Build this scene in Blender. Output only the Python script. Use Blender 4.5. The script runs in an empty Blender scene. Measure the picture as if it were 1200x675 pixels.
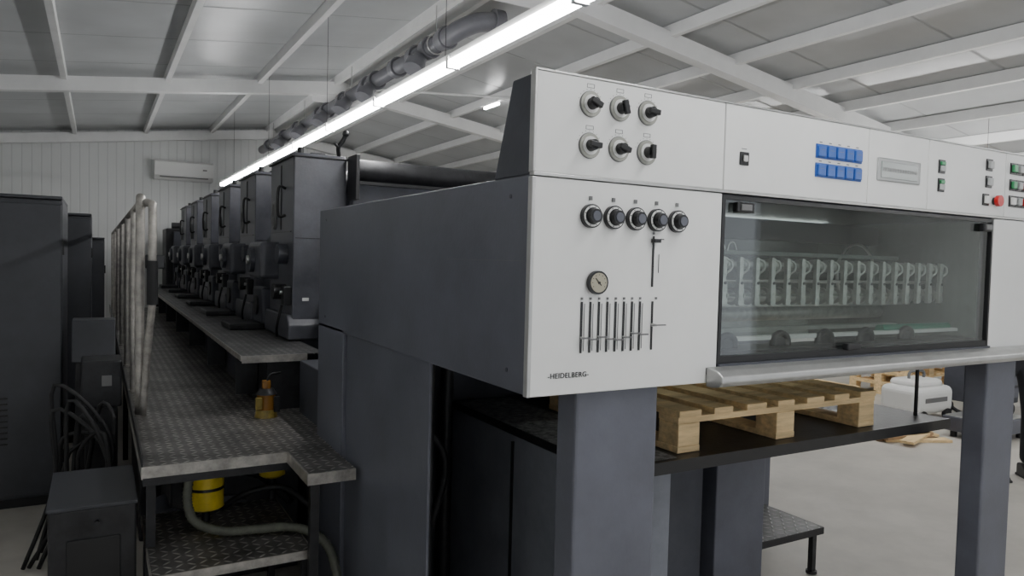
import bpy, bmesh, math, random
from mathutils import Vector, Matrix
random.seed(4)
S=bpy.context.scene

# ------------------------------------------------------------------ materials
def newmat(name):
    m=bpy.data.materials.new(name); m.use_nodes=True
    nt=m.node_tree; b=nt.nodes['Principled BSDF']
    return m,nt,b
def mat(name,col,rough=.5,metal=0.,var=0.,vs=4.,bump=0.,bs=60.,rv=0.,emit=0.,stretch=None,spec=.5):
    m,nt,b=newmat(name)
    b.inputs['Base Color'].default_value=(*col,1)
    b.inputs['Roughness'].default_value=rough
    b.inputs['Metallic'].default_value=metal
    b.inputs['Specular IOR Level'].default_value=spec
    if emit:
        b.inputs['Emission Color'].default_value=(*col,1); b.inputs['Emission Strength'].default_value=emit
    tc=nt.nodes.new('ShaderNodeTexCoord'); src=tc.outputs['Object']
    if stretch:
        mp=nt.nodes.new('ShaderNodeMapping'); mp.inputs['Scale'].default_value=stretch
        nt.links.new(src,mp.inputs['Vector']); src=mp.outputs['Vector']
    if var:
        n=nt.nodes.new('ShaderNodeTexNoise'); n.inputs['Scale'].default_value=vs; n.inputs['Detail'].default_value=7; n.inputs['Roughness'].default_value=.65
        nt.links.new(src,n.inputs['Vector'])
        r=nt.nodes.new('ShaderNodeValToRGB')
        r.color_ramp.elements[0].position=.3; r.color_ramp.elements[1].position=.7
        r.color_ramp.elements[0].color=(*[max(0,c*(1-var)) for c in col],1)
        r.color_ramp.elements[1].color=(*[min(1,c*(1+var)) for c in col],1)
        nt.links.new(n.outputs['Fac'],r.inputs['Fac']); nt.links.new(r.outputs['Color'],b.inputs['Base Color'])
        if rv:
            mr=nt.nodes.new('ShaderNodeMapRange'); mr.inputs['To Min'].default_value=rough-rv; mr.inputs['To Max'].default_value=rough+rv
            nt.links.new(n.outputs['Fac'],mr.inputs['Value']); nt.links.new(mr.outputs['Result'],b.inputs['Roughness'])
    if bump:
        n=nt.nodes.new('ShaderNodeTexNoise'); n.inputs['Scale'].default_value=bs; n.inputs['Detail'].default_value=4
        nt.links.new(src,n.inputs['Vector'])
        bp=nt.nodes.new('ShaderNodeBump'); bp.inputs['Strength'].default_value=bump; bp.inputs['Distance'].default_value=.01
        nt.links.new(n.outputs['Fac'],bp.inputs['Height']); nt.links.new(bp.outputs['Normal'],b.inputs['Normal'])
    return m

def tread(name,pitch=.034,base=(.16,.155,.15),hi=(.42,.40,.38)):
    m,nt,b=newmat(name); N=nt.nodes; L=nt.links
    tc=N.new('ShaderNodeTexCoord'); sp=N.new('ShaderNodeSeparateXYZ'); L.new(tc.outputs['Object'],sp.inputs[0])
    def M(op,a,c=None,d=None):
        n=N.new('ShaderNodeMath'); n.operation=op
        for i,v in enumerate((a,c,d)):
            if v is None: continue
            if isinstance(v,(int,float)): n.inputs[i].default_value=v
            else: L.new(v,n.inputs[i])
        return n.outputs[0]
    x=M('DIVIDE',sp.outputs[0],pitch); y=M('DIVIDE',sp.outputs[1],pitch)
    fx=M('FLOOR',x); fy=M('FLOOR',y)
    par=M('FLOORED_MODULO',M('ADD',fx,fy),2.0)
    lx=M('SUBTRACT',M('SUBTRACT',x,fx),.5); ly=M('SUBTRACT',M('SUBTRACT',y,fy),.5)
    a=M('ADD',lx,ly); c=M('SUBTRACT',lx,ly)
    a2=M('MULTIPLY',a,a); c2=M('MULTIPLY',c,c)
    e1=M('ADD',M('DIVIDE',a2,.42),M('DIVIDE',c2,.032))
    e2=M('ADD',M('DIVIDE',c2,.42),M('DIVIDE',a2,.032))
    e=M('ADD',M('MULTIPLY',e1,M('SUBTRACT',1.0,par)),M('MULTIPLY',e2,par))
    hgt=N.new('ShaderNodeMapRange'); hgt.inputs['From Min'].default_value=1.25; hgt.inputs['From Max'].default_value=.35
    L.new(e,hgt.inputs['Value'])
    n=N.new('ShaderNodeTexNoise'); n.inputs['Scale'].default_value=5; n.inputs['Detail'].default_value=9; n.inputs['Roughness'].default_value=.7; L.new(tc.outputs['Object'],n.inputs['Vector'])
    r=N.new('ShaderNodeValToRGB'); r.color_ramp.elements[0].position=.36; r.color_ramp.elements[1].position=.66
    r.color_ramp.elements[0].color=(*[v*.45 for v in base],1); r.color_ramp.elements[1].color=(*[v*1.6 for v in base],1)
    L.new(n.outputs['Fac'],r.inputs['Fac'])
    r2=N.new('ShaderNodeValToRGB'); r2.color_ramp.elements[0].position=.36; r2.color_ramp.elements[1].position=.66
    r2.color_ramp.elements[0].color=(*[v*.5 for v in hi],1); r2.color_ramp.elements[1].color=(*[v*1.3 for v in hi],1)
    L.new(n.outputs['Fac'],r2.inputs['Fac'])
    mx=N.new('ShaderNodeMixRGB'); L.new(hgt.outputs['Result'],mx.inputs['Fac']); L.new(r.outputs['Color'],mx.inputs[1]); L.new(r2.outputs['Color'],mx.inputs[2])
    L.new(mx.outputs[0],b.inputs['Base Color'])
    b.inputs['Metallic'].default_value=.35; b.inputs['Roughness'].default_value=.42
    bp=N.new('ShaderNodeBump'); bp.inputs['Strength'].default_value=1.0; bp.inputs['Distance'].default_value=.005
    L.new(hgt.outputs['Result'],bp.inputs['Height']); L.new(bp.outputs['Normal'],b.inputs['Normal'])
    return m

def ribbed(name,col,axis,period,rough=.4,depth=.01,sharp=.08,var=.06,dk=.72):
    """sheet panel with narrow grooves every period along axis"""
    m,nt,b=newmat(name); N=nt.nodes; L=nt.links
    tc=N.new('ShaderNodeTexCoord'); sp=N.new('ShaderNodeSeparateXYZ'); L.new(tc.outputs['Object'],sp.inputs[0])
    def M(op,a,c=None):
        n=N.new('ShaderNodeMath'); n.operation=op
        for i,v in enumerate((a,c)):
            if v is None: continue
            if isinstance(v,(int,float)): n.inputs[i].default_value=v
            else: L.new(v,n.inputs[i])
        return n.outputs[0]
    x=M('DIVIDE',sp.outputs[axis],period); f=M('FRACT',x)
    t=M('ABSOLUTE',M('SUBTRACT',f,.5))
    mr=N.new('ShaderNodeMapRange'); mr.inputs['From Min'].default_value=.5-sharp; mr.inputs['From Max'].default_value=.5
    mr.inputs['To Min'].default_value=1; mr.inputs['To Max'].default_value=0
    L.new(t,mr.inputs['Value'])
    bp=N.new('ShaderNodeBump'); bp.inputs['Strength'].default_value=.6; bp.inputs['Distance'].default_value=depth
    L.new(mr.outputs['Result'],bp.inputs['Height']); L.new(bp.outputs['Normal'],b.inputs['Normal'])
    n=N.new('ShaderNodeTexNoise'); n.inputs['Scale'].default_value=1.3; n.inputs['Detail'].default_value=5; L.new(tc.outputs['Object'],n.inputs['Vector'])
    r=N.new('ShaderNodeValToRGB')
    r.color_ramp.elements[0].position=.3; r.color_ramp.elements[1].position=.7
    r.color_ramp.elements[0].color=(*[c*(1-var) for c in col],1); r.color_ramp.elements[1].color=(*[min(1,c*(1+var)) for c in col],1)
    L.new(n.outputs['Fac'],r.inputs['Fac'])
    mx=N.new('ShaderNodeMixRGB'); mx.blend_type='MULTIPLY'; mx.inputs['Fac'].default_value=1
    mr2=N.new('ShaderNodeMapRange'); mr2.inputs['To Min'].default_value=dk; L.new(mr.outputs['Result'],mr2.inputs['Value'])
    L.new(r.outputs['Color'],mx.inputs[1]); L.new(mr2.outputs['Result'],mx.inputs[2])
    L.new(mx.outputs[0],b.inputs['Base Color']); b.inputs['Roughness'].default_value=rough
    return m

DARK=mat('press_dark_paint',(.110,.115,.142),.42,0,.22,3.0,.05,90,rv=.1)
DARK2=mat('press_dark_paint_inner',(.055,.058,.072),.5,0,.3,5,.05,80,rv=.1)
PANELD=mat('inner_side_panel',(.20,.21,.245),.45,0,.2,5,.05,80,rv=.1)
TOWER=mat('unit_grey_paint',(.085,.087,.102),.36,0,.35,4,.06,60,rv=.12)
BLACK=mat('black_plastic',(.012,.012,.013),.35)
BLACKM=mat('black_oily_metal',(.022,.022,.024),.42,.2,.5,12,.1,50)
RUBBER=mat('black_rubber',(.010,.010,.011),.6)
WHITE=mat('panel_white',(.80,.80,.785),.4,0,.03,6)
LBL=mat('label_grey',(.16,.16,.16),.5)
SILV=mat('brushed_steel',(.62,.62,.60),.3,.9,.1,30)
DIAL=mat('dial_satin_steel',(.36,.36,.32),.35,.5)
ALU=mat('aluminium',(.50,.50,.49),.38,.75,.12,8)
RAILM=mat('worn_rail_steel',(.40,.38,.35),.45,.6,.35,18)
WOOD=mat('pallet_wood',(.80,.58,.31),.7,0,.28,7,.3,40,stretch=(.6,4,6))
WOODD=mat('old_wood',(.38,.24,.13),.75,0,.3,7,.3,40)
BLUE=mat('blue_button',(.03,.11,.42),.35)
RED=mat('red_button',(.6,.02,.02),.3)
GREEN=mat('green_button',(.05,.30,.12),.35)
LCD=mat('lcd_screen',(.22,.25,.24),.2)
LCDF=mat('lcd_frame',(.42,.43,.43),.4)
YEL=mat('yellow_paint',(.72,.54,.03),.4,0,.2,12)
AMBER=mat('amber_fluid',(.32,.15,.03),.25)
YOLD=mat('oily_yellow',(.30,.22,.05),.35,0,.4,30)
HOSE=mat('grey_green_hose',(.11,.115,.09),.55,0,.3,20)
DUCT=mat('grey_pvc',(.15,.15,.165),.35,0,.15,5)
BEAM=mat('white_beam_paint',(.80,.80,.79),.5,0,.06,3)
CAB=mat('cabinet_paint',(.042,.044,.051),.42,0,.3,2.5,.04,70,rv=.08)
PWHITE=mat('white_plastic',(.78,.78,.76),.35)
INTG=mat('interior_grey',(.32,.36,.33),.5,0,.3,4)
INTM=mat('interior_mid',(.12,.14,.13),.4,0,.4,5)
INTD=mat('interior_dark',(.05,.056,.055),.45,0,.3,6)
GRIP=mat('gripper_cast',(.55,.57,.53),.32,.55,.25,40)
GROL=mat('green_roller',(.02,.20,.12),.35)
LAMP=mat('tube_diffuser',(1,1,1),.5,emit=40)
FILLIN=mat('interior_fill_glow',(.93,1,.95),.5,emit=5)  # glow for the strip added to brighten the enclosed delivery interior
DUST=mat('dusty_plate',(.22,.22,.22),.6,0,.9,45,.1,60)
STEP=tread('diamond_plate',.042,(.12,.115,.11),(.46,.44,.41)); STEPD=tread('diamond_plate_dark',.042,(.09,.09,.09),(.36,.35,.34))
FLOORM=mat('concrete_floor',(.54,.51,.46),.5,0,.18,1.6,.03,30,rv=.12)
WALLM=ribbed('wall_sheet',(.76,.77,.76),0,.125,.5,.004,.12,.04,.88)
WALLY=ribbed('wall_sheet_side',(.70,.71,.70),1,.125,.5,.004,.12,.04,.88)
ROOFM=ribbed('roof_sheet',(.48,.492,.495),1,1.06,.30,.012,.02,.13)
SKIN=mat('skin',(.55,.33,.24),.5); CLOTH=mat('dark_work_cloth',(.02,.021,.026),.85,0,.2,20,.2,120); HAIR=mat('hair',(.02,.015,.01),.6)
SHOE=mat('shoe_leather',(.012,.012,.012),.45)
def glassmat():
    m,nt,b=newmat('tinted_guard_glass'); N=nt.nodes; L=nt.links
    N.remove(b); o=N['Material Output']
    t=N.new('ShaderNodeBsdfTransparent'); t.inputs[0].default_value=(.84,.87,.86,1)
    g=N.new('ShaderNodeBsdfGlossy'); g.inputs['Roughness'].default_value=.03; g.inputs[0].default_value=(.9,.9,.9,1)
    lw=N.new('ShaderNodeLayerWeight'); lw.inputs[0].default_value=.5
    p=N.new('ShaderNodeMath'); p.operation='POWER'; p.inputs[1].default_value=3.0; L.new(lw.outputs['Facing'],p.inputs[0])
    mr=N.new('ShaderNodeMath'); mr.operation='MULTIPLY_ADD'; mr.inputs[1].default_value=.7; mr.inputs[2].default_value=.06; L.new(p.outputs[0],mr.inputs[0])
    x=N.new('ShaderNodeMixShader'); L.new(mr.outputs[0],x.inputs[0]); L.new(t.outputs[0],x.inputs[1]); L.new(g.outputs[0],x.inputs[2]); L.new(x.outputs[0],o.inputs[0])
    return m
GLASS=glassmat()

# ------------------------------------------------------------------ geometry builder
class G:
    def __init__(s,name): s.name=name; s.v=[]; s.f=[]; s.mi=[]; s.sm=[]; s.mats=[]
    def _m(s,m):
        if m not in s.mats: s.mats.append(m)
        return s.mats.index(m)
    def add(s,bm,m,smooth=False,mtx=None):
        k=s._m(m); o=len(s.v); bm.verts.index_update()
        for v in bm.verts:
            s.v.append((mtx@v.co if mtx else v.co).copy())
        for f in bm.faces:
            s.f.append([o+v.index for v in f.verts]); s.mi.append(k); s.sm.append(smooth)
        bm.free()
    def box(s,x0,x1,y0,y1,z0,z1,m,bev=0.,seg=2,mtx=None):
        bm=bmesh.new(); bmesh.ops.create_cube(bm,size=1)
        for v in bm.verts:
            v.co=Vector(((x0+x1)/2+v.co.x*(x1-x0),(y0+y1)/2+v.co.y*(y1-y0),(z0+z1)/2+v.co.z*(z1-z0)))
        if bev: bmesh.ops.bevel(bm,geom=list(bm.edges),offset=bev,segments=seg,affect='EDGES',profile=.5)
        s.add(bm,m,False,mtx)
    def prism(s,pts,axis,a0,a1,m,bev=0.):
        bm=bmesh.new()
        def P(p,a):
            if axis=='x': return (a,p[0],p[1])
            if axis=='y': return (p[0],a,p[1])
            return (p[0],p[1],a)
        A=[bm.verts.new(P(p,a0)) for p in pts]; B=[bm.verts.new(P(p,a1)) for p in pts]
        bm.faces.new(A); bm.faces.new(B[::-1]); n=len(pts)
        for i in range(n): bm.faces.new((A[i],B[i],B[(i+1)%n],A[(i+1)%n]))
        bmesh.ops.recalc_face_normals(bm,faces=list(bm.faces))
        if bev: bmesh.ops.bevel(bm,geom=list(bm.edges),offset=bev,segments=2,affect='EDGES',profile=.5)
        s.add(bm,m)
    def cyl(s,p0,p1,r,m,seg=20,r2=None):
        p0=Vector(p0);p1=Vector(p1); r2=r if r2 is None else r2
        d=(p1-p0); q=d.to_track_quat('Z','Y').to_matrix()
        A=[];B=[]
        bm=bmesh.new()
        for i in range(seg):
            a=2*math.pi*i/seg; c=Vector((math.cos(a),math.sin(a),0))
            A.append(bm.verts.new(p0+q@(c*r))); B.append(bm.verts.new(p1+q@(c*r2)))
        for i in range(seg): bm.faces.new((A[i],A[(i+1)%seg],B[(i+1)%seg],B[i]))
        s.add(bm,m,True)
        bm=bmesh.new()
        for p,rr,rev in ((p0,r,True),(p1,r2,False)):
            V=[bm.verts.new(p+q@(Vector((math.cos(2*math.pi*i/seg),math.sin(2*math.pi*i/seg),0))*rr)) for i in range(seg)]
            bm.faces.new(V[::-1] if rev else V)
        s.add(bm,m)
    def sph(s,c,r,m,sc=(1,1,1),seg=16):
        bm=bmesh.new(); bmesh.ops.create_uvsphere(bm,u_segments=seg,v_segments=max(6,seg//2),radius=r)
        for v in bm.verts: v.co=Vector(c)+Vector((v.co.x*sc[0],v.co.y*sc[1],v.co.z*sc[2]))
        s.add(bm,m,True)
    def tube(s,pts,r,m,seg=10,sub=5,smooth=True):
        P=[Vector(p) for p in pts]
        if smooth and len(P)>2:
            Q=[]
            for i in range(len(P)-1):
                a=P[max(0,i-1)];b=P[i];c=P[i+1];d=P[min(len(P)-1,i+2)]
                for k in range(sub):
                    t=k/sub
                    Q.append(.5*((2*b)+(c-a)*t+(2*a-5*b+4*c-d)*t*t+(3*b-a-3*c+d)*t**3))
            Q.append(P[-1]); P=Q
        bm=bmesh.new(); rings=[]; up=None
        for i,p in enumerate(P):
            t=(P[min(i+1,len(P)-1)]-P[max(i-1,0)]).normalized()
            if up is None:
                up=t.orthogonal().normalized()
            up=(up-t*up.dot(t)).normalized(); w=t.cross(up)
            rr=r[i%len(r)] if isinstance(r,(list,tuple)) else r
            rings.append([bm.verts.new(p+(up*math.cos(2*math.pi*k/seg)+w*math.sin(2*math.pi*k/seg))*rr) for k in range(seg)])
        for i in range(len(rings)-1):
            for k in range(seg):
                bm.faces.new((rings[i][k],rings[i][(k+1)%seg],rings[i+1][(k+1)%seg],rings[i+1][k]))
        bm.faces.new(rings[0][::-1]); bm.faces.new(rings[-1])
        s.add(bm,m,True)
    def ring(s,c,rx,rz,r,m,axis='y',seg=24):
        pts=[]
        for i in range(seg+1):
            a=2*math.pi*i/seg
            if axis=='y': pts.append((c[0]+rx*math.cos(a),c[1],c[2]+rz*math.sin(a)))
            elif axis=='x': pts.append((c[0],c[1]+rx*math.cos(a),c[2]+rz*math.sin(a)))
            else: pts.append((c[0]+rx*math.cos(a),c[1]+rz*math.sin(a),c[2]))
        s.tube(pts,r,m,seg=8,smooth=False)
    def done(s,parent=None):
        me=bpy.data.meshes.new(s.name); me.from_pydata([tuple(v) for v in s.v],[],s.f)
        for m in s.mats: me.materials.append(m)
        me.polygons.foreach_set('material_index',s.mi); me.polygons.foreach_set('use_smooth',s.sm); me.update()
        o=bpy.data.objects.new(s.name,me); S.collection.objects.link(o)
        if parent: o.parent=parent
        return o
def empty(name):
    e=bpy.data.objects.new(name,None); e.empty_display_size=.2; S.collection.objects.link(e); return e

# ------------------------------------------------------------------ room shell
XL,XR,YF,YB=-1.4,10.6,-4.5,13.2
RX,RZ=2.6,3.70
def roofz(x): return RZ-.12*(RX-x) if x<RX else RZ-.15*(x-RX)
g=G('floor'); g.box(XL-.1,XR+.1,YF-.1,YB+.1,-.1,0,FLOORM); g.done()
e_=.11
gab=[(XL-.1,0),(XR+.1,0),(XR+.1,roofz(XR)+e_),(RX,RZ+e_),(XL-.1,roofz(XL)+e_)]
g=G('wall_back'); g.prism(gab,'y',YB,YB+.1,WALLM); g.done()
g=G('wall_front')   # behind the camera, with a wide open roller-door bay
g.prism([(XL-.1,0),(-.9,0),(-.9,2.9),(8.5,2.75),(8.5,0),(XR+.1,0),(XR+.1,roofz(XR)+e_),(RX,RZ+e_),(XL-.1,roofz(XL)+e_)],'y',YF-.1,YF,WALLM); g.done()
g=G('wall_left'); g.box(XL-.1,XL,YF,YB,0,roofz(XL)+.1,WALLY); g.done()
g=G('wall_right'); g.box(XR,XR+.1,YF,YB,0,roofz(XR)+.1,WALLY); g.done()
g=G('ceiling')
t=.09
g.prism([(XL-.1,roofz(XL-.1)+t),(RX,RZ+t),(XR+.1,roofz(XR+.1)+t),(XR+.1,roofz(XR+.1)+t+.06),(RX,RZ+t+.06),(XL-.1,roofz(XL-.1)+t+.06)],'y',YF-.1,YB+.1,ROOFM); g.done()
g=G('roof_frame')
for yy in (.41,4.67,8.93,13.05,-3.85):
    w=.055; h=.15
    g.prism([(XL,roofz(XL)-h+.03),(RX,RZ-h+.03),(RX,RZ+.03),(XL,roofz(XL)+.03)],'y',yy-w,yy+w,BEAM)
    g.prism([(RX,RZ-h+.03),(XR,roofz(XR)-h+.03),(XR,roofz(XR)+.03),(RX,RZ+.03)],'y',yy-w,yy+w,BEAM)
    if yy<13: 
        g.box(RX-.35,RX+.35,yy-.012,yy+.012,RZ-.24,RZ-.06,BEAM)
def purlin(x):
    z=roofz(x); g.box(x-.026,x+.026,YF,YB-.01,z-.01,z+.088,BEAM)
for k in range(1,5): 
    if RX-.97*k>XL: purlin(RX-.97*k)
purlin(RX-.07); purlin(RX+.1)
for k in range(1,11): purlin(RX+.75*k)
g.tube([(RX+.1,8.93,RZ-.02),(6.4,4.67,roofz(6.4)-.05)],.014,BEAM,smooth=False)
g.done()

# ------------------------------------------------------------------ lamps, duct, AC
def lightrow(X,Z,y0,n):
    g=G('fluorescent_light')
    for i in range(n):
        a=y0+i*1.2
        g.box(X-.032,X+.032,a+.012,a+1.188,Z-.03,Z+.012,LAMP,.008)
        g.box(X-.036,X+.036,a,a+.014,Z-.034,Z+.03,PWHITE); g.box(X-.036,X+.036,a+1.186,a+1.2,Z-.034,Z+.03,PWHITE)
        g.box(X-.022,X+.022,a,a+1.2,Z+.012,Z+.045,PWHITE)
        if i%2==0: g.cyl((X,a+.1,Z+.04),(X,a+.1,roofz(X)+.08),.0018,BLACK,6)
    g.done()
lightrow(1.67,2.66,-3.57,13)
lightrow(7.2,2.62,-3.57,11)
for (lx,ly) in ((4.1,7.6),(5.0,6.4)):
    g=G('ceiling_emissive_strip'); z=roofz(lx)  # short emissive strip with a white backing, just under the roof
    g.box(lx-.018,lx+.018,ly,ly+.35,z-.05,z-.02,LAMP,.006); g.box(lx-.02,lx+.02,ly,ly+.35,z-.02,z+.08,PWHITE); g.done()

g=G('ventilation_pipe')
dx_,dz_=2.42,3.36
g.tube([(dx_,12.9,dz_),(dx_,5.45,dz_)],.066,DUCT,18,smooth=False)
g.tube([(dx_,5.5,dz_),(dx_+.0,5.32,dz_),(dx_+.04,5.20,dz_+.03),(dx_+.15,5.13,dz_+.08),(dx_+.28,5.10,dz_+.10)],.076,DUCT,18)
g.cyl((dx_+.26,5.10,dz_+.1),(dx_+.34,5.10,dz_+.1),.098,DUCT)
for yy in (5.42,5.75,6.05,6.5,7.1,7.35,8.2,8.9,9.2,10.4,11.2,12.3):
    g.cyl((dx_,yy-.05,dz_),(dx_,yy+.05,dz_),.086,DUCT,18); g.ring((dx_,yy-.055,dz_),.084,.084,.010,DUCT)
for yy in (5.9,7.2,8.0,8.9,10.0,11.2):
    g.tube([(dx_,yy+.08,dz_),(dx_-.03,yy-.05,dz_-.05),(dx_-.09,yy-.14,dz_-.11),(dx_-.13,yy-.17,dz_-.16)],.062,DUCT,14)
    g.cyl((dx_-.115,yy-.155,dz_-.13),(dx_-.15,yy-.18,dz_-.20),.084,DUCT,16)
for yy in (5.6,7.9,10.0,12.0):
    g.ring((dx_,yy,dz_),.078,.078,.006,SILV); g.cyl((dx_,yy,dz_+.08),(dx_,yy,roofz(dx_)),.006,SILV,6)
g.done()

g=G('air_conditioner')
yw=13.195
g.prism([(yw,2.76),(13.03,2.76),(12.98,2.82),(12.96,3.04),(12.99,3.07),(yw,3.07)],'x',.78,1.66,PWHITE,.008)
g.box(.86,1.58,12.955,12.985,2.795,2.812,LBL); g.box(1.5,1.56,12.955,12.97,2.93,2.95,LBL)
g.done()

# ------------------------------------------------------------------ PRESS
press=empty('offset_printing_press')
walk=press
X0,X1=.905,3.50
FY=1.50
ZB,ZM,ZT=1.268,1.809,2.056
g=G('delivery_housing')
g.box(X0,1.535,FY+.008,3.415,ZB,ZM,DARK,.006)
g.box(2.958,X1,FY+.008,3.415,ZB,ZM,DARK,.006)
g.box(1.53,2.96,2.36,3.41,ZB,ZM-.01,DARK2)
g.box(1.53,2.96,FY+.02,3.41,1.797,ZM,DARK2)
g.box(X0,X0+.045,3.018,3.415,0,ZB+.02,DARK,.006)
g.box(X0+.018,X0+.028,2.13,3.02,0,ZB+.02,DARK,.003)
g.box(3.1,X1,2.95,3.415,0,ZB+.02,DARK,.006)
for a,b in ((1.075,1.350),(3.035,3.25)):
    g.box(a,b,FY+.03,FY+.12,0,ZB+.03,DARK,.008)
g.box(1.40,1.86,2.02,2.98,0,.925,PANELD,.006)
g.box(1.86,2.42,2.42,2.98,0,.925,DARK2)
g.box(2.47,2.79,2.38,2.98,0,.925,DARK,.006)
g.box(1.25,3.1,2.98,3.41,0,1.27,DARK2)
g.cyl((1.02,2.35,0),(1.02,2.35,1.27),.018,BLACKM)
g.box(1.10,1.14,2.60,2.66,0,1.27,DARK2); g.cyl((1.34,2.9,.0),(1.34,2.9,1.27),.03,BLACKM)
g.box(1.0,1.40,2.99,3.0,0,1.27,BLACKM)
g.box(1.39,1.40,2.40,2.408,.05,.9,BLACK); g.box(1.55,1.556,2.010,2.02,.05,.9,BLACK)
g.tube([(1.06,2.7,1.2),(1.08,2.65,1.0),(1.2,2.6,.8),(1.15,2.62,.5),(1.2,2.7,.2)],.016,RUBBER)
for (yy,zz) in ((1.6,1.76),(1.6,1.32),(3.3,1.76),(3.3,1.32)):
    g.cyl((X0-.0015,yy,zz),(X0+.003,yy,zz),.006,DARK2,10)
g.box(X0-.0006,X0+.001,1.52,1.98,1.5975,1.5984,LBL)
g.prism([(FY+.008,ZM),(1.70,ZM),(1.612,ZT-.004),(FY+.008,ZT-.004)],'x',X0+.004,X1,DARK2,.004)
g.done(press)

g=G('front_panels')
g.box(X0,1.533,FY-.004,FY+.012,ZB-.002,ZM-.006,WHITE,.003)
g.box(X0-.002,X0+.008,FY-.006,FY+.014,ZB-.002,ZM-.006,ALU,.002)
g.box(2.962,X1,FY-.004,FY+.012,1.30,ZM-.006,WHITE,.003)
seams=[X0,1.533,2.181,2.515,3.02,X1]
for a,b in zip(seams[:-1],seams[1:]):
    g.box(a+.0015,b-.0015,FY-.006,FY+.012,ZM+.004,ZT,WHITE,.003)
g.box(X0-.002,X0+.006,FY-.008,FY+.014,ZM+.004,ZT+.002,ALU,.002)
g.box(X0,X1,FY-.008,FY+.012,ZM-.004,ZM+.004,ALU,.001)
g.box(X0,X1,FY-.008,FY+.014,ZT,ZT+.005,ALU,.001)
g.done(press)

g=G('guard_window')
g.box(1.548,2.952,FY+.006,FY+.012,1.335,1.790,GLASS)
g.box(1.537,1.549,FY-.002,FY+.03,1.30,1.80,BLACK); g.box(2.950,2.960,FY-.002,FY+.03,1.30,1.80,BLACK)
g.box(1.537,2.96,FY-.001,FY+.03,1.788,1.80,BLACK); g.box(1.537,2.96,FY-.001,FY+.03,1.318,1.338,BLACK)
g.prism([(FY-.012,1.285),(FY+.10,1.285),(FY+.10,1.315),(FY-.012,1.318)],'x',1.537,2.96,DARK2)
g.box(1.585,1.655,FY-.014,FY+.006,1.752,1.782,BLACK,.004); g.box(1.598,1.64,FY-.018,FY-.012,1.758,1.776,LBL,.002)
g.box(2.875,2.935,FY-.014,FY+.006,1.752,1.782,BLACK,.004); g.box(2.885,2.925,FY-.018,FY-.012,1.758,1.776,LBL,.002)
g.box(2.10,2.17,FY-.018,FY+.004,1.335,1.357,BLACK,.005)
g.done(press)

g=G('front_bar')
g.prism([(FY-.006,1.312),(FY-.045,1.306),(FY-.068,1.292),(FY-.070,1.275),(FY-.058,1.262),(FY-.03,1.256),(FY-.006,1.256)],'x',1.492,X1-.02,ALU,.004)
g.done(press)

g=G('delivery_interior')
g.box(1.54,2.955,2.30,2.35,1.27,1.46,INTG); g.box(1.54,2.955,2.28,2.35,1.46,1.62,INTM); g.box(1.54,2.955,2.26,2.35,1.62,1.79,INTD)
g.box(1.56,2.94,1.95,2.0,1.70,1.78,INTD,.004)
g.cyl((1.54,1.70,1.605),(2.955,1.70,1.605),.010,GRIP); g.cyl((1.54,1.70,1.50),(2.955,1.70,1.50),.012,GRIP); g.cyl((1.54,1.72,1.55),(2.955,1.72,1.55),.006,SILV)
g.cyl((1.54,2.05,1.58),(2.955,2.05,1.58),.045,INTM); g.cyl((1.54,1.95,1.42),(2.955,1.95,1.42),.03,GRIP)
g.box(1.54,2.955,1.80,1.84,1.455,1.475,GRIP,.003); g.box(1.54,2.955,1.86,1.88,1.64,1.655,INTG,.003)
for i in range(18):
    x=1.625+i*.0735
    # slender two-lobed gripper finger with curled pad
    pr=[(0,1.628),(.010,1.625),(.013,1.612),(.009,1.600),(.010,1.572),(.005,1.560),(.012,1.545),(.014,1.520),(.009,1.505),(.016,1.486),(.012,1.474),(0,1.472)]
    g.prism([(x+a,z) for a,z in pr]+[(x-.006-a*.25,z) for a,z in pr[::-1]],'y',1.635,1.650,GRIP,.0015)
    g.tube([(x+.004,1.64,1.622),(x+.02,1.63,1.612),(x+.022,1.63,1.59),(x+.008,1.64,1.575)],.004,GRIP,8)
    g.cyl((x-.010,1.70,1.605),(x+.020,1.70,1.605),.017,GRIP,14)
    g.cyl((x-.012,1.70,1.50),(x+.022,1.70,1.50),.021,GRIP,16); g.cyl((x+.026,1.70,1.50),(x+.031,1.70,1.50),.030,SILV,16)
    g.cyl((x+.045,1.70,1.605),(x+.050,1.70,1.605),.022,SILV,14)
    g.box(x-.004,x+.004,1.645,1.70,1.50,1.508,GRIP); g.cyl((x+.002,1.632,1.545),(x+.002,1.636,1.545),.005,BLACK,8)
for x in (1.60,1.65,1.70,1.75):
    g.tube([(x-.02,1.66,1.645),(x-.012,1.66,1.67),(x+.008,1.66,1.672),(x+.02,1.66,1.65)],.003,SILV)
g.box(1.56,2.94,1.60,1.63,1.365,1.377,PWHITE); g.box(1.56,2.94,1.85,1.9,1.36,1.375,INTG)
for x in (1.68,1.92,2.14,2.36,2.6):
    g.tube([(x-.035,1.60,1.345),(x-.03,1.60,1.372),(x,1.60,1.385),(x+.03,1.60,1.372),(x+.035,1.60,1.345)],.011,BLACK); g.box(x-.03,x+.03,1.598,1.606,1.345,1.376,BLACK)
g.box(1.54,2.955,1.54,1.66,1.315,1.345,BLACKM)
g.cyl((2.5,1.64,1.378),(2.93,1.64,1.378),.018,GROL)
g.ring((2.72,1.9,1.58),.12,.12,.006,SILV)
g.box(1.7,2.8,2.10,2.14,1.765,1.785,FILLIN)  # added fill strip, lights the space behind the guard window
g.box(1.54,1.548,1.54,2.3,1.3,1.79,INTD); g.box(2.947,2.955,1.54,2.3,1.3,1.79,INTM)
g.done(press)

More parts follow.
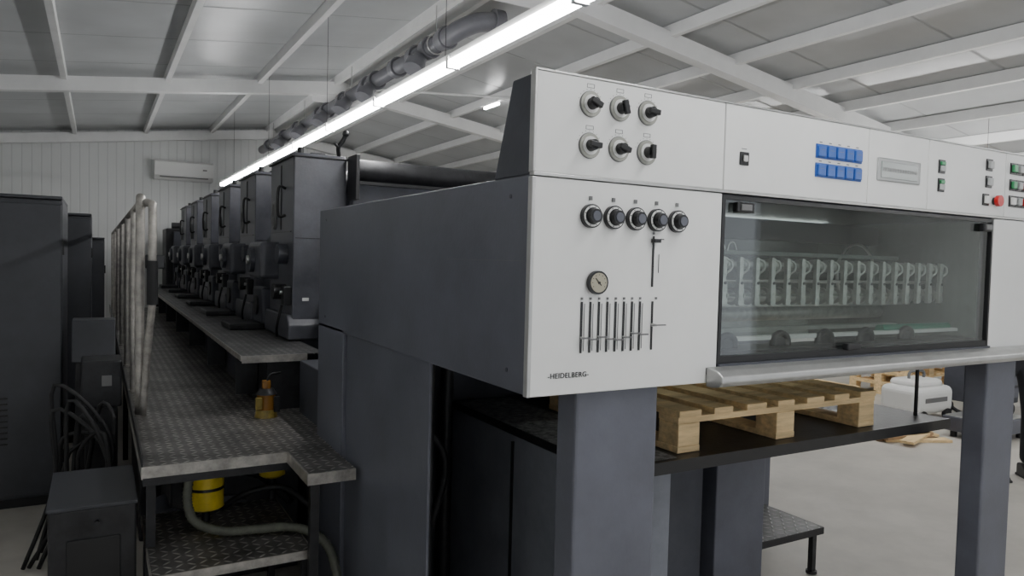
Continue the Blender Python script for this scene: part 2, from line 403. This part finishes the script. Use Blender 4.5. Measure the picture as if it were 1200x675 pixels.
g=G('panel_controls')
F=FY-.006
def strip(x,z,w,h,m=LBL,d=.0008): g.box(x-w/2,x+w/2,F-d,F+.001,z-h/2,z+h/2,m)
def frame(x,z,w,h,t=.001):
    strip(x,z+h/2,w,t); strip(x,z-h/2,w,t); strip(x-w/2,z,t,h); strip(x+w/2,z,t,h)
k=0
for r,z in enumerate((1.993,1.890)):
    for i in range(3):
        x=1.066+.092*i
        g.cyl((x,F,z),(x,F-.003,z),.0325,LBL,28); g.cyl((x,F,z),(x,F-.005,z),.031,DIAL,28); g.cyl((x,F-.003,z),(x,F-.008,z),.023,PWHITE,28)
        g.cyl((x,F-.006,z),(x,F-.026,z),.0155,BLACK,24,.0135)
        an=(.4,1.3,.1,.1,.3,1.6)[k]; k+=1
        mt=Matrix.Translation((x,F-.028,z))@Matrix.Rotation(an,4,'Y')
        g.box(-.018,.018,-.006,.006,-.007,.007,BLACK,.002,mtx=mt)
        frame(x,z+.045,.022,.009)
        for a in range(-4,5): 
            aa=math.radians(a*18); strip(x+.037*math.sin(aa),z+.037*math.cos(aa),.0015,.0015)
for i in range(5):
    x=1.076+.0718*i; z=1.715
    g.cyl((x,F+.002,z),(x,F-.010,z),.030,BLACK,28); g.cyl((x,F-.009,z),(x,F-.0115,z),.0265,PWHITE,28)
    g.cyl((x,F-.010,z),(x,F-.013,z),.0215,BLACK,28); g.cyl((x,F-.01,z),(x,F-.028,z),.0195,BLACK,24,.0175)
    g.cyl((x,F-.028,z),(x,F-.030,z),.012,DARK,20); strip(x,z+.045,.010,.010)
    for a in range(8):
        aa=a*math.pi/4+.3; g.cyl((x+.024*math.sin(aa),F-.009,z+.024*math.cos(aa)),(x+.024*math.sin(aa),F-.0122,z+.024*math.cos(aa)),.0016,BLACK,6)
g.cyl((1.10,F,1.548),(1.10,F-.012,1.548),.030,BLACK,28); g.cyl((1.10,F-.010,1.548),(1.10,F-.013,1.548),.025,mat('gauge_face',(.40,.37,.28),.4),28)
g.box(-.016,.010,-.001,0,-.001,.001,BLACK,mtx=Matrix.Translation((1.10,F-.0135,1.548))@Matrix.Rotation(.8,4,'Y'))
for a in range(9):
    aa=math.radians(-120+a*30); g.box(1.10+.020*math.sin(aa)-.001,1.10+.020*math.sin(aa)+.001,F-.0138,F-.013,1.548+.020*math.cos(aa)-.001,1.548+.020*math.cos(aa)+.001,BLACK)
g.cyl((1.10,F-.013,1.548),(1.10,F-.016,1.548),.003,BLACK,10)
for i in range(8):
    x=1.058+.0268*i
    strip(x,1.434,.0056,.130,BLACK); strip(x+.0085,1.434,.0008,.12); strip(x,1.507,.006,.006)
    z=1.412-i*.001+random.uniform(-.008,.012)
    g.box(x-.003,x+.003,F-.016,F,z-.002,z+.002,SILV); g.box(x-.014,x+.016,F-.019,F-.014,z-.002,z+.002,LBL)
strip(1.288,1.434,.0056,.130,BLACK); g.box(1.272,1.322,F-.018,F-.014,1.4345,1.438,LBL); g.box(1.285,1.291,F-.016,F,1.432,1.440,SILV)
strip(1.30,1.507,.006,.006)
strip(1.285,1.605,.0056,.135,BLACK); strip(1.285,1.68,.006,.006); g.box(1.276,1.298,F-.016,F,1.655,1.665,BLACK,.001); strip(1.305,1.60,.0008,.05); strip(1.315,1.665,.012,.003)
frame(1.50,1.30,.014,.018); strip(1.50,1.30,.008,.006)
g.box(1.592,1.628,F-.004,F,1.888,1.926,BLACK,.002); g.box(1.602,1.618,F-.010,F-.003,1.898,1.916,SILV,.002); strip(1.61,1.935,.02,.002)
for z in (1.960,1.902):
    g.box(1.918,2.144,F-.003,F,z-.022,z+.022,BLUE,.002)
    for i in range(5):
        x=1.942+i*.0445; g.box(x-.018,x+.018,F-.010,F-.001,z-.018,z+.018,BLUE,.003)
    for i in range(5): strip(1.942+i*.0445,z+.028,.012,.003); strip(1.942+i*.0445,z+.004,.02,.001,LBL,.0105)
g.box(2.225,2.462,F-.004,F,1.893,1.968,LCDF,.004); g.box(2.243,2.444,F-.0055,F-.003,1.903,1.957,LCD,.001)
for i in range(14): g.box(2.25+i*.0138,2.258+i*.0138,F-.006,F-.005,1.925,1.937,LBL)
for z in (1.968,1.903):
    g.box(2.572,2.612,F-.004,F,z-.024,z+.024,BLACK,.002); g.box(2.579,2.605,F-.01,F-.003,z-.017,z+.003,LCDF,.002); g.box(2.579,2.605,F-.01,F-.003,z+.005,z+.017,GREEN,.002)
def btn(x,z,m): g.box(x-.022,x+.022,F-.004,F,z-.022,z+.022,BLACK,.002); g.box(x-.014,x+.014,F-.014,F-.003,z-.014,z+.014,m,.003)
for x,z,m in ((2.90,2.00,LCDF),(2.90,1.937,LCDF),(2.885,1.870,PWHITE),(3.07,2.0,GREEN),(3.115,2.0,LCDF),(3.16,2.0,YEL),(3.07,1.937,GREEN),(3.115,1.937,LCDF),(3.16,1.937,RED),(3.07,1.875,PWHITE),(3.115,1.875,LCDF),(3.16,1.875,RED),(3.24,1.937,GREEN),(3.24,2.0,LCDF),(3.24,1.875,PWHITE)):
    btn(x,z,m)
g.cyl((2.945,F,1.868),(2.945,F-.012,1.868),.014,BLACK); g.cyl((2.945,F-.012,1.868),(2.945,F-.026,1.868),.021,RED)
g.done(press)
c=bpy.data.curves.new('panel_lettering','FONT'); c.body='-HEIDELBERG-'; c.size=.0185; c.extrude=.0004; c.align_x='CENTER'; c.offset=.0002; c.space_character=1.08
o=bpy.data.objects.new('panel_lettering',c); S.collection.objects.link(o); o.location=(1.024,F+.0005,1.309); o.rotation_euler=(math.pi/2,0,0); o.parent=press; c.materials.append(BLACK)

g=G('pile_board')
g.box(1.38,3.20,1.75,2.92,.930,.962,BLACKM,.004); g.box(1.385,1.66,1.78,2.90,.962,.9634,DUST)
g.box(1.40,3.18,1.745,1.752,.925,.966,BLACK)
g.cyl((1.43,1.86,.962),(1.43,1.86,1.27),.008,BLACKM,8); g.cyl((3.12,1.86,.962),(3.12,1.86,1.27),.008,BLACKM,8)
g.done(press)

# --- printing units
def unit(i,Y):
    g=G('printing_unit_%d'%(i+1))
    tw=[(Y,1.07),(Y+.68,1.07),(Y+.68,2.20),(Y+.64,2.235),(Y+.03,2.235),(Y,2.21)]
    g.prism(tw,'x',1.05,1.38,TOWER,.008); g.prism(tw,'x',2.95,3.25,TOWER,.008)
    g.box(1.035,1.395,Y-.010,Y+.69,2.205,2.215,BLACKM,.003)
    g.box(1.10,3.2,Y,Y+1.25,0,1.07,DARK2); g.box(1.38,2.95,Y+.05,Y+1.24,1.0,1.72,DARK2,.02)
    g.prism([(Y+.66,1.07),(Y+1.27,1.07),(Y+1.27,1.60),(Y+1.15,1.72),(Y+.80,1.76),(Y+.66,1.76)],'x',1.12,1.42,DARK2,.01)
    g.prism([(Y+.70,1.76),(Y+1.0,1.80),(Y+1.24,2.02),(Y+1.24,2.06),(Y+.96,1.86),(Y+.70,1.80)],'x',1.30,2.95,BLACKM,.004)
    g.prism([(Y-.03,1.07),(Y+.70,1.07),(Y+.70,1.16),(Y+.66,1.22),(Y+.02,1.22),(Y-.03,1.16)],'x',1.02,1.3,TOWER,.01)
    g.box(.93,1.08,Y+.40,Y+.86,1.43,1.68,TOWER,.03,3); g.cyl((.90,Y+.65,1.555),(.94,Y+.65,1.555),.085,DARK2,22); g.cyl((.885,Y+.65,1.555),(.90,Y+.65,1.555),.03,SILV)
    g.box(1.00,1.08,Y+.70,Y+1.05,1.10,1.36,DARK2,.02,3); g.cyl((.985,Y+.87,1.23),(1.0,Y+.87,1.23),.07,BLACKM)
    g.cyl((.99,Y+.18,1.60),(1.06,Y+.18,1.60),.065,DARK2,20); g.cyl((.97,Y+.20,1.36),(1.06,Y+.20,1.36),.05,BLACKM,20)
    g.ring((1.045,Y+.52,1.86),.045,.085,.013,LBL,'x'); g.box(1.042,1.05,Y+.49,Y+.55,1.80,1.92,BLACK,.002)
    g.tube([(1.045,Y+.20,1.85),(1.0,Y+.20,1.85),(1.0,Y+.20,2.02),(1.045,Y+.20,2.02)],.009,BLACK)
    g.box(1.044,1.05,Y+.05,Y+.63,1.74,1.745,BLACK); g.box(1.044,1.05,Y+.34,Y+.344,1.76,2.18,BLACK)
    g.box(1.11,1.15,Y-.006,Y+.001,1.31,1.33,PWHITE); g.box(1.06,1.36,Y-.004,Y+.001,1.70,1.704,BLACK)
    for (dy,dz,r) in ((.18,2.08,.07),(.34,2.12,.06),(.50,2.06,.07),(.10,1.94,.05),(.62,1.94,.05),(.82,1.90,.07),(1.02,1.74,.06)):
        g.cyl((1.38,Y+dy,dz),(2.95,Y+dy,dz),r,BLACKM,18)
    g.box(1.38,2.95,Y+.04,Y+.66,1.7,2.0,DARK2)
    g.cyl((1.10,Y+.05,2.235),(1.10,Y+.05,2.27),.02,BLACK,12); g.box(1.2,1.3,Y+.2,Y+.4,2.235,2.265,BLACKM,.006)
    g.box(1.0,1.05,Y+.02,Y+.10,1.28,1.40,BLACK,.006); g.cyl((.985,Y+.06,1.36),(1.0,Y+.06,1.36),.012,SILV,12)
    g.tube([(1.0,Y+.06,1.28),(.98,Y+.1,1.15),(1.0,Y+.2,1.075)],.008,RUBBER)
    g.box(.80,1.05,Y+.78,Y+1.18,1.058,1.10,BLACKM,.01)
    g.done(press)
for i in range(6): unit(i,4.58+1.26*i)
g=G('inking_hood')
g.cyl((1.41,4.50,2.14),(3.1,4.50,2.14),.070,BLACKM,24); g.box(1.39,3.1,4.49,4.56,1.72,2.10,DARK2,.01); g.box(1.385,1.41,4.40,4.58,1.95,2.23,BLACK,.004)
g.box(1.41,3.1,4.40,4.44,2.045,2.065,BLACK)
g.tube([(1.34,4.62,2.235),(1.33,4.60,2.29),(1.355,4.59,2.33),(1.37,4.58,2.37)],.014,BLACK); g.sph((1.37,4.58,2.375),.022,BLACK); g.tube([(1.335,4.6,2.28),(1.30,4.58,2.31)],.009,BLACK,smooth=False)
g.done(press)
g=G('transfer_section')
g.box(1.30,3.2,3.41,4.58,0,1.10,DARK2); g.prism([(3.41,1.1),(4.58,1.1),(4.58,1.72),(3.41,1.75)],'x',1.36,3.2,DARK2,.01)
g.box(.95,1.32,3.42,3.95,0,1.03,DARK2,.006)
g.done(press)
g=G('feeder')
g.box(1.0,3.2,12.14,12.3,0,1.9,DARK2,.01); g.box(.9,1.3,12.2,12.9,0,1.95,BLACKM,.02); g.box(2.9,3.3,12.2,12.9,0,1.95,BLACKM,.02)
g.prism([(12.3,1.3),(12.95,.9),(12.95,1.0),(12.3,1.5)],'x',1.3,2.9,SILV); g.cyl((1.0,12.5,2.0),(3.2,12.5,2.0),.05,BLACKM)
g.done(press)

# ------------------------------------------------------------------ walkway
g=G('walkway_deck')
ZG=.75
g.box(.156,1.08,3.16,12.1,ZG-.004,ZG,STEP)
g.box(.715,.90,2.80,3.16,ZG-.004,ZG,STEP)
g.box(.150,.156,3.155,12.1,ZG-.05,ZG+.001,RAILM); g.box(.150,.712,3.150,3.158,ZG-.045,ZG,RAILM); g.box(.708,.716,2.80,3.158,ZG-.045,ZG,RAILM); g.box(.708,.90,2.794,2.80,ZG-.045,ZG,RAILM)
g.box(.150,.156,3.155,12.1,ZG,ZG+.05,BLACKM)
for yy in (3.16,5.2,7.2,9.2): g.box(.156,.90,yy+.001,yy+.04,ZG-.08,ZG-.006,BLACKM)
for yy in (5.0,7.0,9.0,11.0): g.box(.156,1.0,yy,yy+.006,ZG-.002,ZG+.0008,BLACK)
for (a,b) in ((.17,3.2),(.17,6.2),(.17,9.2),(.17,12.0),(.73,2.83)): g.box(a,a+.035,b,b+.035,0,ZG-.006,BLACKM)
g.box(.66,1.10,4.0,12.1,1.052,1.058,STEPD); g.box(.655,.662,4.0,12.1,1.03,1.058,RAILM); g.box(.66,1.0,3.99,4.0,1.02,1.058,RAILM)
g.box(.80,1.10,4.05,12.1,ZG,1.05,BLACKM)
for k in range(7): 
    yy=4.3+k*1.2; g.box(.795,.80,yy,yy+1.1,ZG+.03,1.03,DARK2); g.prism([(yy,1.05),(yy+.03,1.05),(yy+.03,.80),(yy,.80)],'x',.68,.80,BLACKM)
g.done(walk)
g=G('walkway_step')
ZS=.41
g.box(.175,.755,2.90,3.60,ZS-.004,ZS,STEP); g.box(.170,.76,2.894,2.90,ZS-.035,ZS,RAILM); g.box(.17,.176,2.9,3.6,ZS-.035,ZS,RAILM); g.box(.754,.76,2.9,3.6,ZS-.035,ZS,RAILM)
for a,b in ((.18,2.91),(.72,2.91),(.18,3.56),(.72,3.56)): g.box(a,a+.03,b,b+.03,0,ZS-.004,BLACKM)
g.done(walk)
g=G('handrail')
XR_=.187
ys=[4.15,4.9,6.0,7.3,8.8,10.4,12.0]
g.tube([(XR_,4.15,ZG),(XR_,4.15,1.78),(XR_+.004,4.17,1.825),(XR_+.004,4.21,1.845),(XR_+.004,4.3,1.845)],.022,RAILM,12)
g.tube([(XR_+.004,4.26,1.845),(XR_,12.0,1.84)],.018,RAILM,12,smooth=False)
for yy in ys[1:]: g.cyl((XR_,yy,ZG),(XR_,yy,1.84),.018,RAILM,12)
g.tube([(XR_+.05,4.05,1.52),(XR_+.05,4.05,1.80),(XR_+.045,4.08,1.835),(XR_+.02,4.16,1.845)],.020,RAILM,12)
g.cyl((XR_+.052,4.05,1.33),(XR_+.05,4.05,1.55),.026,RUBBER,14); g.tube([(XR_+.052,4.05,1.34),(XR_+.035,4.10,1.1),(XR_+.015,4.13,ZG+.01)],.018,RAILM,12)
g.box(XR_+.02,XR_+.11,4.07,4.11,1.51,1.58,BLACK,.006)
for yy in ys: g.cyl((XR_,yy,ZG),(XR_,yy,ZG+.012),.035,RAILM,14)
g.done(walk)

g=G('oil_lubricator')
bx,by=.765,3.89
g.cyl((bx,by,.751),(bx,by,.79),.058,YOLD,20,.052); g.cyl((bx,by,.79),(bx,by,.87),.046,AMBER,20); g.cyl((bx,by,.87),(bx,by,.90),.054,BLACKM,20,.034)
g.cyl((bx,by,.90),(bx,by,.94),.022,AMBER,14); g.box(bx-.062,bx-.03,by-.06,by-.03,.80,.86,YOLD,.004); g.box(bx+.03,bx+.06,by-.05,by-.02,.78,.86,BLACKM,.004)
g.tube([(bx,by,.93),(bx+.02,by,.97),(bx+.08,by+.04,.97)],.006,BLACK)
g.done()
for n,(x,y,z0,r,h) in enumerate(((.42,3.42,.475,.074,.18),(.74,3.60,.53,.060,.13))):
    g=G('air_filter_canister_%d'%(n+1))
    g.cyl((x,y,z0),(x,y,z0+h),r,YEL,24); g.cyl((x,y,z0-.012),(x,y,z0),r*.7,YEL,24,r*1.02); g.cyl((x,y,z0+h),(x,y,ZG-.085),r*1.1,BLACKM,24,r*.6)
    g.cyl((x,y,z0+h*.45),(x,y,z0+h*.52),r*1.03,BLACK,24); g.tube([(x+r,y,z0+h),(x+r+.06,y,z0+h+.02),(x+r+.12,y+.08,z0+h)],.012,BLACKM)
    g.cyl((x,y,ZS),(x,y,z0-.012),.018,BLACKM,12)
    g.done(press)
g=G('flexible_hose')
pts=[(.34,3.30,.66),(.33,3.28,.55),(.36,3.24,.47),(.46,3.18,.437),(.60,3.14,.437),(.70,3.08,.45),(.78,3.0,.44),(.84,2.95,.38),(.87,2.9,.25)]
g.tube(pts,[.017,.021],HOSE,12,16); g.done(press)
g=G('air_pump_unit')
g.box(.30,.90,3.72,4.3,0,.55,BLACKM,.01); g.cyl((.3,3.95,.30),(.3,3.70,.30),.09,DARK2); g.box(.2,.9,4.4,5.4,0,.6,BLACKM,.01)
g.tube([(.35,3.7,.5),(.5,3.66,.56),(.7,3.7,.5),(.85,3.68,.35)],.02,RUBBER); g.cyl((.55,3.70,.3),(.55,3.73,.3),.12,DARK2,24)
g.tube([(.5,3.5,.43),(.6,3.45,.50),(.75,3.4,.52),(.85,3.3,.45)],.014,RUBBER)
g.done(press)
g=G('compressor_box')
g.box(-.16,.135,3.15,3.66,0,.615,BLACKM,.008); g.box(-.165,.14,3.14,3.67,.615,.63,CAB,.003); g.box(-.10,.08,3.143,3.15,.12,.50,BLACK,.003)
g.cyl((.0,3.142,.56),(.0,3.13,.56),.008,BLACKM); g.done()
g=G('power_cable_bundle')
for k in range(8):
    a=random.uniform; x0=a(-.22,-.05); y0=a(4.15,4.45)
    g.tube([(x0-.1,y0,.014),(x0+a(-.04,.04),y0-.02,a(.3,.5)),(x0+a(0,.08),y0-.05,a(.55,.95)),(.06+a(-.05,.03),y0-.12,a(.5,.7)),(a(-.02,.08),4.05,a(.25,.4)),(a(-.15,.05),3.9,.014)],a(.009,.016),RUBBER,8)
for k in range(4):
    g.tube([(-.05,3.9,.014),(-.25-.05*k,3.6,.014),(-.42,3.3+.06*k,.014),(-.55,3.3,.014+.006*k),(-.75,3.5+.1*k,.014),(-1.0,3.6,.014)],.014,RUBBER,8)
g.done()
g=G('junction_box')
g.box(-.06,.10,4.62,4.85,0,.72,BLACKM,.006); g.box(-.08,.12,4.60,4.88,.72,.98,BLACKM,.01); g.box(.02,.07,4.595,4.60,.84,.90,LBL,.002)
g.done()
g=G('control_pedestal')
g.box(-.12,.08,5.2,5.5,0,.9,BLACKM,.006); g.prism([(5.18,.9),(5.52,.9),(5.52,1.15),(5.3,1.15)],'x',-.14,.10,CAB,.006); g.done()
g=G('side_step')
g.box(2.80,3.29,2.42,2.86,.245,.25,STEPD); 
for a in ((2.80,3.29,2.415,2.421),(2.80,3.29,2.86,2.866),(3.286,3.292,2.42,2.86),(2.795,2.801,2.42,2.86)): g.box(*a,.215,.25,BLACKM)
for a,b in ((3.24,2.44),(3.24,2.80),(2.82,2.44),(2.82,2.80)): g.box(a,a+.028,b,b+.028,.01,.245,BLACKM); g.cyl((a+.014,b+.014,0),(a+.014,b+.014,.015),.028,BLACKM)
g.done(press)

# ------------------------------------------------------------------ pallet
g=G('wooden_pallet')
px0,px1,py0,py1,pz=1.69,2.75,1.81,2.61,.9635
for x in (px0,(px0+px1)/2-.05,px1-.10):
    for y in (py0,(py0+py1)/2-.05,py1-.10): g.box(x+.002,x+.098,y,y+.10,pz+.022,pz+.100,WOOD,.003)
for x in (px0,(px0+px1)/2-.05,px1-.10): g.box(x,x+.10,py0,py1,pz,pz+.022,WOOD,.002)
for y in (py0,(py0+py1)/2-.05,py1-.10): g.box(px0,px1,y,y+.10,pz+.100,pz+.122,WOOD,.002)
for k in range(7):
    x=px0+k*(px1-px0-.10)/6; g.box(x,x+.10 if k%2==0 else x+.09,py0-.005,py1,pz+.122,pz+.144,WOOD,.002)
g.done(press)

# ------------------------------------------------------------------ left cabinets
def cabinet(x0,x1,y0,y1,h,doors,vent):
    g=G('electrical_cabinet')
    g.box(x0,x1,y0+.02,y1,.06,h,CAB,.006); g.box(x0+.03,x1-.03,y0+.04,y1-.02,0,.06,BLACK)
    w=(x1-x0)/doors
    for i in range(doors):
        a=x0+i*w; g.box(a+.006,a+w-.006,y0,y0+.022,.08,h-.03,CAB,.005)
        g.box(a+.035,a+.06,y0-.018,y0,h*.5,h*.5+.14,BLACK,.004)
        if vent:
            for k in range(9): g.box(a+w-.40,a+w-.28,y0-.006,y0+.002,.40+k*.035,.412+k*.035,BLACK,.002)
    g.box(x0,x1,y0-.004,y1,h,h+.02,CAB,.004)
    for z in (.3,h-.3): g.cyl((x1+.001,y0+.03,z-.04),(x1+.001,y0+.03,z+.04),.008,BLACK,10)
    g.done()
cabinet(-1.35,-.19,5.28,6.2,1.90,2,True)
cabinet(-1.25,-.045,6.9,7.8,1.87,2,False)
cabinet(-.75,.06,8.4,9.0,1.70,1,False)

# ------------------------------------------------------------------ far right floor items
g=G('portable_vacuum')
wx,wy=7.75,4.62
g.box(wx-.34,wx+.34,wy-.22,wy+.22,.07,.36,PWHITE,.07,4); g.box(wx-.25,wx+.22,wy-.17,wy+.17,.33,.43,PWHITE,.05,3)
g.tube([(wx-.15,wy,.42),(wx-.13,wy,.50),(wx+.1,wy,.50),(wx+.12,wy,.42)],.015,LBL); g.box(wx-.2,wx+.2,wy-.225,wy-.21,.2,.25,LBL,.004)
for a,b in ((-.22,-.21),(.22,-.21),(-.22,.21),(.22,.21)): g.cyl((wx+a,wy+b-.02,.06),(wx+a,wy+b+.02,.06),.06,RUBBER)
g.tube([(wx+.30,wy-.05,.25),(wx+.42,wy-.1,.3),(wx+.5,wy-.1,.1),(wx+.45,wy-.3,.03),(wx+.2,wy-.45,.03)],.02,RUBBER); g.done()
g=G('timber_offcuts')
for k in range(8):
    mt=Matrix.Translation((6.70+random.uniform(-.1,.15),3.95+(k%4)*.09,.014+.026*(k//3)))@Matrix.Rotation(random.uniform(-.5,.3),4,'Z'); g.box(-.32,.32,-.06,.06,-.012,.012,WOODD if k%2 else WOOD,.002,mtx=mt)
g.done()
for (ax,ay,n) in ((8.7,5.3,3),(7.2,5.6,1)):
    g=G('wooden_pallet')
    for q in range(n):
        z=q*.144
        for x in (ax,ax+.45,ax+.9):
            g.box(x,x+.1,ay,ay+.8,z,z+.022,WOOD,.002)
            for y in (ay,ay+.35,ay+.7): g.box(x,x+.1,y,y+.1,z+.022,z+.10,WOOD,.003)
        for y in (ay,ay+.35,ay+.7): g.box(ax,ax+1,y,y+.1,z+.1,z+.122,WOOD,.002)
        for k in range(7): g.box(ax+k*.15,ax+.1+k*.15,ay,ay+.8,z+.122,z+.144,WOOD,.002)
    g.done()
g=G('platform_scale')
g.box(7.15,7.85,3.55,4.0,.06,.20,DARK,.01); g.box(7.17,7.83,3.57,3.98,.20,.21,SILV,.003)
for a,b in ((7.22,3.6),(7.77,3.6),(7.22,3.92),(7.77,3.92)): g.cyl((a,b,0),(a,b,.07),.03,RUBBER)
g.done()
g=G('tool_trolley')
g.box(8.4,9.0,4.2,4.7,.14,.62,DARK2,.01); g.box(8.38,9.02,4.18,4.72,.62,.65,BLACKM,.01)
for z in (.2,.34,.48): g.box(8.42,8.98,4.19,4.2,z,z+.11,DARK,.004); g.box(8.6,8.8,4.175,4.19,z+.05,z+.065,SILV)
for a,b in ((8.45,4.25),(8.95,4.25),(8.45,4.65),(8.95,4.65)): g.cyl((a,b-.015,.06),(a,b+.015,.06),.06,RUBBER); g.cyl((a,b,.06),(a,b,.15),.012,SILV)
g.done()

# ------------------------------------------------------------------ person
def skin(name,verts,edges,rad,m,parent,root=0,sub=2):
    me=bpy.data.meshes.new(name); me.from_pydata(verts,edges,[]); o=bpy.data.objects.new(name,me); S.collection.objects.link(o)
    md=o.modifiers.new('Skin','SKIN'); md.use_smooth_shade=True
    for i,r in enumerate(rad):
        sv=me.skin_vertices[0].data[i]; sv.radius=(r,r) if not isinstance(r,tuple) else r
        sv.use_root=(i==root)
    s=o.modifiers.new('Sub','SUBSURF'); s.levels=sub; s.render_levels=sub
    me.materials.append(m); o.parent=parent; return o
per=empty('person'); per.location=(6.22,2.93,0)
V=[(0,0,.97),(0,0,1.12),(0,.0,1.30),(0,0,1.43),(.19,0,1.42),(.25,.02,1.14),(.25,-.08,.93),(-.19,0,1.42),(-.25,.02,1.14),(-.25,-.08,.93),(.09,0,.88),(.11,-.02,.50),(.12,.02,.10),(-.09,0,.88),(-.11,-.02,.50),(-.12,.02,.10)]
E=[(0,1),(1,2),(2,3),(3,4),(4,5),(5,6),(3,7),(7,8),(8,9),(0,10),(10,11),(11,12),(0,13),(13,14),(14,15)]
R=[(.15,.11),(.14,.10),(.16,.115),(.11,.08),.065,.05,.04,.065,.05,.04,.09,.065,.055,.09,.065,.055]
skin('clothed_body',V,E,R,CLOTH,per)
skin('neck',[(0,0,1.42),(0,-.01,1.50),(0,-.015,1.56)],[(0,1),(1,2)],[.055,.052,.05],SKIN,per)
g=G('head')
g.sph((0,-.02,1.645),.095,SKIN,(.82,1.0,1.22),24); g.sph((0,-.055,1.60),.055,SKIN,(.95,.9,1.0)); g.sph((0,-.118,1.632),.014,SKIN,(.9,1.2,1.6)); 
for sx in (-1,1):
    g.sph((sx*.031,-.100,1.655),.012,PWHITE); g.sph((sx*.031,-.109,1.655),.006,HAIR); g.sph((sx*.079,-.01,1.64),.022,SKIN,(.4,.8,1.3)); g.box(sx*.031-.014,sx*.031+.014,-.112,-.10,1.675,1.68,HAIR)
g.sph((0,-.105,1.595),.018,mat('lips',(.4,.15,.13),.5),(1.2,.5,.35)); g.sph((0,.005,1.67),.1,HAIR,(.86,1.0,1.12),24)
g.done(per)
for sx in (-1,1):
    hx=sx*.25; 
    n='hand_right' if sx<0 else 'hand_left'
    skin(n,[(hx,-.085,.93),(hx,-.10,.88),(hx,-.105,.845)],[(0,1),(1,2)],[(.026,.02),(.022,.038),(.018,.036)],SKIN,per)
    for k,(dy,l) in enumerate(((-.032,.072),(-.010,.082),(.012,.076),(.032,.06))):
        b=Vector((hx,-.105+dy,.85)); skin(n+'_finger_%d'%(k+1),[b,b+Vector((0,-.004,-l*.45)),b+Vector((-sx*.010,-.006,-l*.75)),b+Vector((-sx*.022,-.006,-l))],[(0,1),(1,2),(2,3)],[.009,.0088,.008,.007],SKIN,per,sub=1)
    b=Vector((hx,-.125,.90)); skin(n+'_thumb',[b,b+Vector((-sx*.01,-.03,-.025)),b+Vector((-sx*.018,-.04,-.055))],[(0,1),(1,2)],[.011,.010,.008],SKIN,per,sub=1)
    g=G('shoe_left' if sx>0 else 'shoe_right')
    fx=sx*.12
    g.prism([(.09,.0),(.09,.10),(.0,.11),(-.06,.075),(-.15,.05),(-.19,.03),(-.195,0)],'x',fx-.045,fx+.045,SHOE,.015); g.box(fx-.048,fx+.048,-.20,.095,0,.02,RUBBER,.006)
    g.done(per)
per.rotation_euler=(0,0,math.radians(-40))

# ------------------------------------------------------------------ world + camera
w=bpy.data.worlds.new('World'); S.world=w; w.use_nodes=True
w.node_tree.nodes['Background'].inputs[0].default_value=(.88,.93,1,1); w.node_tree.nodes['Background'].inputs[1].default_value=1.2
th,al,rho=math.radians(29.76),math.radians(2.22),math.radians(1.45)
f=Vector((math.sin(th)*math.cos(al),math.cos(th)*math.cos(al),-math.sin(al)))
r0=Vector((math.cos(th),-math.sin(th),0)); u0=r0.cross(f)
r=r0*math.cos(rho)+u0*math.sin(rho); u=-r0*math.sin(rho)+u0*math.cos(rho)
cd=bpy.data.cameras.new('Camera'); cam=bpy.data.objects.new('Camera',cd); S.collection.objects.link(cam)
M=Matrix((( r.x,u.x,-f.x,0),(r.y,u.y,-f.y,0),(r.z,u.z,-f.z,1.6),(0,0,0,1)))
cam.matrix_world=M; cd.sensor_width=36; cd.lens=25.5; cd.clip_start=.05; cd.clip_end=100
S.camera=cam
